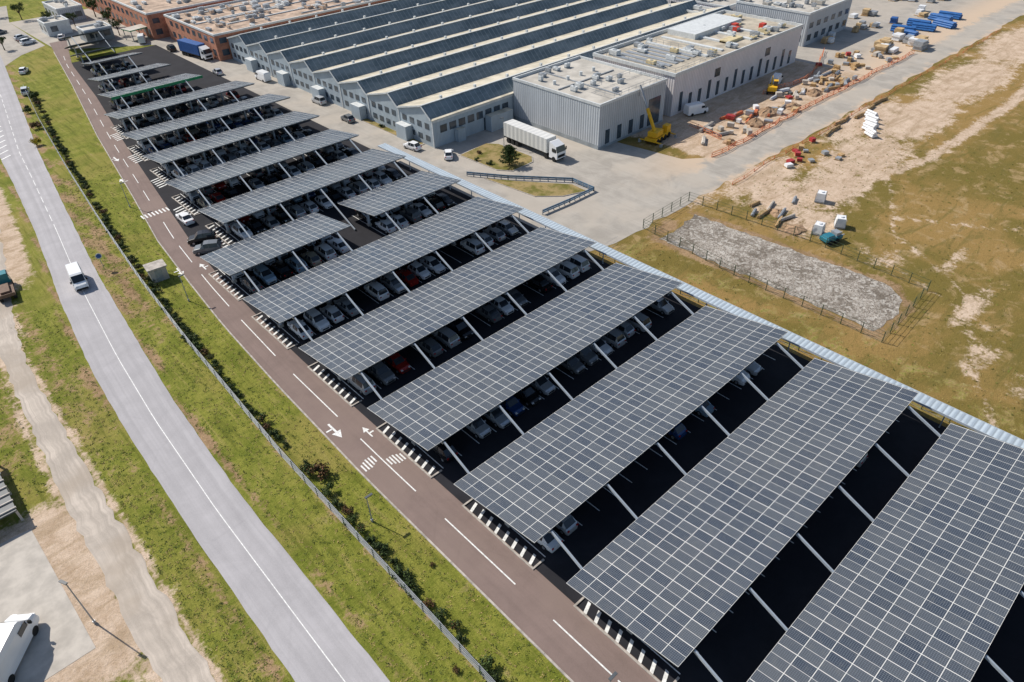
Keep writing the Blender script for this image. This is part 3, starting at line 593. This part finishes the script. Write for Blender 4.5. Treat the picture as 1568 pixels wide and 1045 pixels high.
# grass tufts: one mesh of small blades over the verges and the field
def tufts():
    rg=np.random.default_rng(5);P_=[]
    def put(n,fx0,fx1,y0,y1,s):
        yy=y0+(y1-y0)*rg.random(n)**1.3;a,c=fx0(yy),fx1(yy);P_.append(np.stack([a+(c-a)*rg.random(n),yy,np.full(n,s)],1))
    one=lambda v:(lambda y:v+0*y)
    put(2200,lambda y:roadR(y)+.4,lambda y:fen(y)-.1,16,150,.75);put(1800,lambda y:fen(y)+.1,lambda y:inL(y)-.4,12,150,.8)
    put(1500,one(.4),lambda y:roadL(y)-.4,28,105,.75);put(700,one(-12),lambda y:grvL(y)-.6,68,110,.8);put(3000,one(71),one(150),-12,56,1.)
    A=np.concatenate(P_);A=A[~((A[:,0]>80)&(A[:,0]<93)&(A[:,1]>19)&(A[:,1]<56))];n=len(A)
    nb=6;base=np.repeat(A,nb,0);N_b=len(base);ang=rg.random(N_b)*6.283;hh=(.06+.13*rg.random(N_b)**2)*base[:,2];sp=.06+.12*rg.random(N_b)
    ox=base[:,0]+rg.normal(0,.10,N_b);oy=base[:,1]+rg.normal(0,.10,N_b);wd=.03+.03*rg.random(N_b)
    v0=np.stack([ox-np.sin(ang)*wd,oy+np.cos(ang)*wd,np.zeros(N_b)],1);v1=np.stack([ox+np.sin(ang)*wd,oy-np.cos(ang)*wd,np.zeros(N_b)],1)
    v2=np.stack([ox+np.cos(ang)*sp,oy+np.sin(ang)*sp,hh],1);V=np.stack([v0,v1,v2],1).reshape(-1,3);Fc=np.arange(N_b*3).reshape(-1,3)
    me=bpy.data.meshes.new("grass_tufts");me.from_pydata(V.tolist(),[],Fc.tolist());
    for mt in(M("tuft_green",(.17,.20,.035),.9,.35,.6),M("tuft_dry",(.32,.25,.09),.9,.35,.6),M("tuft_dark",(.09,.11,.02),.9,.4,.6)): me.materials.append(mt)
    k=rg.choice([0,1,2],n,p=[.5,.3,.2]);f=A[:,0]>70;k[f]=rg.choice([0,1,2],f.sum(),p=[.15,.6,.25]);me.polygons.foreach_set("material_index",np.repeat(k,nb).astype(np.int32));place(me,"grass_tufts")
tufts()
# ---------------------------------------------------------------- building-site objects
random.seed(21)
mTan=M("crate_card",(.50,.36,.20),.85,.2,1);mWh=M("white_plastic",(.72,.73,.74),.5,.06);mBluP=M("blue_pipe",(.03,.13,.36),.5,.2);mRed=M("red_paint",(.35,.04,.04),.5)
def pallet_stack(x,y,rz,w_,d,hh,mt):
    m=MB()
    for i in range(3): m.bx(-w_/2,w_/2,-d/2+i*(d-.12)/2,-d/2+i*(d-.12)/2+.12,0,.1,1)
    m.bx(-w_/2,w_/2,-d/2,d/2,.1,.14,1);n=max(1,int(hh/.4))
    for i in range(n): m.box((random.uniform(-.08,.08),random.uniform(-.08,.08),.15+(i+.5)*hh/n),(w_*random.uniform(.75,.97),d*random.uniform(.75,.97),hh/n*.94),0,random.uniform(-.06,.06))
    m.done("pallet_stack",[mt,mWood],(x,y,.02),rz)
for i in range(56):
    x=random.uniform(114,198);y=random.uniform(67.3,74.5 if x<170 else 79)
    pallet_stack(x,y,random.uniform(0,3),random.uniform(.8,2.2),random.uniform(.8,1.5),random.uniform(.3,1.0),random.choice([mTan,mWh,mWood,mSteelG,mSteelG,mRed,mWood,mConc,mConc,mSteelD]))
def pipes(x,y,rz,n,L,r,mt,name="pipe_stack"):
    m=MB()
    for lay in range(3):
        for i in range(n-lay): 
            o=random.uniform(-.15,.15);m.cyl((-L/2+o,(i+lay/2)*2.05*r,r+lay*1.75*r+.1),(L/2+o,(i+lay/2)*2.05*r,r+lay*1.75*r+.1),r,0,9)
    for s in(-.3,.3): m.bx(s*L-.06,s*L+.06,-r,n*2.05*r,0,.1,1)
    m.done(name,[mt,mWood],(x,y,.02),rz)
for i in range(28): pipes(random.uniform(116,175),random.uniform(67.3,76),random.uniform(-.5,.6),random.choice([4,5,6]),random.uniform(2.5,6),.09,random.choice([mWood,mSteelG,mOrange,mWood,mWh,mConc]),"timber_stack")
for i in range(7): pipes(218+4.5*i+random.uniform(-1,1),random.uniform(70,77),random.uniform(1.3,1.8),5,6,.28,mBluP)
for i in range(16): pallet_stack(194+random.uniform(0,22),random.uniform(65.5,76),random.uniform(-.15,.15),random.uniform(2,4),random.uniform(1.5,3),random.uniform(.8,2.2),random.choice([mTan,mTan,mTan,mWh,mSteelG]))
for i in range(12): pallet_stack(196+random.uniform(0,28),random.uniform(84,89),random.uniform(-.15,.15),2,1.5,random.uniform(.8,1.6),random.choice([mWh,mWh,mSteelG,mTan]))
for i in range(22): pallet_stack(random.uniform(225,290),random.uniform(78,96),random.uniform(-.2,.2),2.5,2,random.uniform(.8,1.8),random.choice([mWh,mBlue,mSteelG,mTan]))
for i in range(5): pipes(143+i*2.4,49.5+1.0*i+random.uniform(-.4,.4),1.2+random.uniform(-.2,.2),3,2.6,.24,mWh,"concrete_pipe_stack")
for i in range(12):
    x=random.uniform(118,134);pallet_stack(x,48.5+random.uniform(0,8),random.uniform(0,3),random.uniform(.8,1.8),1.1,random.uniform(.2,.8),random.choice([mWood,mWh,mSteelG,mRed,mConc]))
for i in range(8): pipes(random.uniform(98,108),random.uniform(43,50),random.uniform(-.3,.4),4,random.uniform(2,4),.07,random.choice([mWood,mSteelG,mConc,mSteelG]),"timber_stack")
for i in range(9): pipes(138+i*3.2,random.uniform(55,57),random.uniform(-.2,.2),4,3,.09,mWood,"timber_stack")
def heap(x,y,r,hh,mt,sd_):
    rg=np.random.default_rng(sd_);m=MB();nr,na=5,14
    for i in range(nr):
        t=i/(nr-1)
        for j in range(na): a=2*math.pi*j/na;q=r*(1-t)*(1+.18*rg.normal());m.v.append((math.cos(a)*q,math.sin(a)*q*.8,hh*t**.8*(1+.1*rg.normal())-(.05 if i==0 else 0)))
    for i in range(nr-1):
        for j in range(na): m.f.append((i*na+j,i*na+(j+1)%na,(i+1)*na+(j+1)%na,(i+1)*na+j));m.mi.append(0)
    m.f.append(tuple(range((nr-1)*na,nr*na)));m.mi.append(0);m.done("soil_heap",[mt],(x,y,0))
mSoil=M("soil",(.32,.21,.13),.95,.35,2)
for i,(x,y,r,hh) in enumerate([(133,69.5,2.6,1.2),(140,71,3,1.4),(147,69,2.2,1.0),(158,70,2.5,1.1),(121,68,1.6,.7),(171,72,2.4,1.0),(101,46,1.6,.5),(98,41,2.2,.5)]): heap(x,y,r,hh,mSoil,i)
def tank(x,y,rz):
    m=MB();m.bx(-.9,.9,-.8,.8,.1,.25,1);m.box((0,0,1.0),(1.7,1.5,1.4),0,taper=.85);m.cyl((0,0,1.7),(0,0,1.85),.3,0,12)
    for s in(-1,1):
        for t in(-1,1): m.box((s*.85,t*.75,.9),(.06,.06,1.6),1)
    m.done("water_tank",[mWh,mSteelG],(x,y,0),rz)
tank(109.6,43,.3);tank(99.3,38,.2);tank(103.6,36.6,.5);
m=MB();m.box((0,0,.8),(3.2,1.6,.5),0);m.box((-.6,0,1.2),(1.6,1.4,.4),0,taper=.8);m.bx(1.6,2.8,-.1,.1,.5,.6,2)
for x in(-.8,.5):
    for s in(-1,1): m.cyl((x,s*.6,.4),(x,s*.95,.4),.4,1,12)
m.bx(.4,1.4,-.6,.6,1.05,1.6,2);m.done("utility_trailer",[paint("trailer_blue",(.03,.2,.27)),mTyre,mSteelG],(98.2,35.4,0),-.3)
m=MB();m.bx(-3.2,3.2,-1.2,1.2,.6,1.2,0)
for x in(-2.2,-.7,.8,2.3):
    for s in(-1,1): m.cyl((x,s*.9,.55),(x,s*1.3,.55),.55,1,12)
m.bx(1.6,3.1,-1.1,0,1.2,2.5,0);m.bx(1.9,3.14,-1.0,-.1,1.8,2.4,2);m.bx(-2.6,.2,-1,1,1.3,2.3,0)
m.beam((-1.6,0,2.2),(-.6,2.6,6.0),.45,.5,0);m.beam((-.6,2.6,6.0),(.4,5.2,9.8),.3,.34,3);m.cyl((.4,5.2,9.8),(.4,5.2,7.6),.03,1,5)
for x in(-3,3):
    for s in(-1,1): m.beam((x,s*1.2,.7),(x,s*2.4,.6),.2,.2,0);m.box((x,s*2.4,.3),(.5,.5,.6),3)
m.done("mobile_crane",[mYel,mTyre,mGlassC,mSteelG],(112.5,79.2,0),.15)
def digger(x,y,rz):
    m=MB()
    for s in(-1,1): m.bx(-1.4,1.4,s*.9-.22,s*.9+.22,0,.65,1)
    m.bx(-1.3,1.0,-1,1,.75,1.7,0);m.bx(-.1,1.0,-1,-.1,1.7,2.7,2);m.bx(-.15,1.05,-1.05,-.05,2.7,2.8,0)
    m.beam((.9,.3,1.4),(2.8,.3,3.0),.25,.35,0);m.beam((2.8,.3,3.0),(3.8,.3,1.2),.2,.28,0);m.box((3.8,.3,.8),(.7,.8,.7),1,taper=.6);m.done("excavator",[mYel,mTyre,mGlassC],(x,y,0),rz)
digger(152,77,.5)
m=MB();m.bx(-14,-7.1,65.3,76,1.6,1.75,0)
for i in range(9): m.bx(-14,-7.0,65.6+i*1.2,65.75+i*1.2,1.76,1.9,1)
for y in(65.5,70,75.6): m.bx(-7.3,-7.1,y,y+.2,0,1.59,1)
m.done("storage_rack",[mSteelD,mConc])
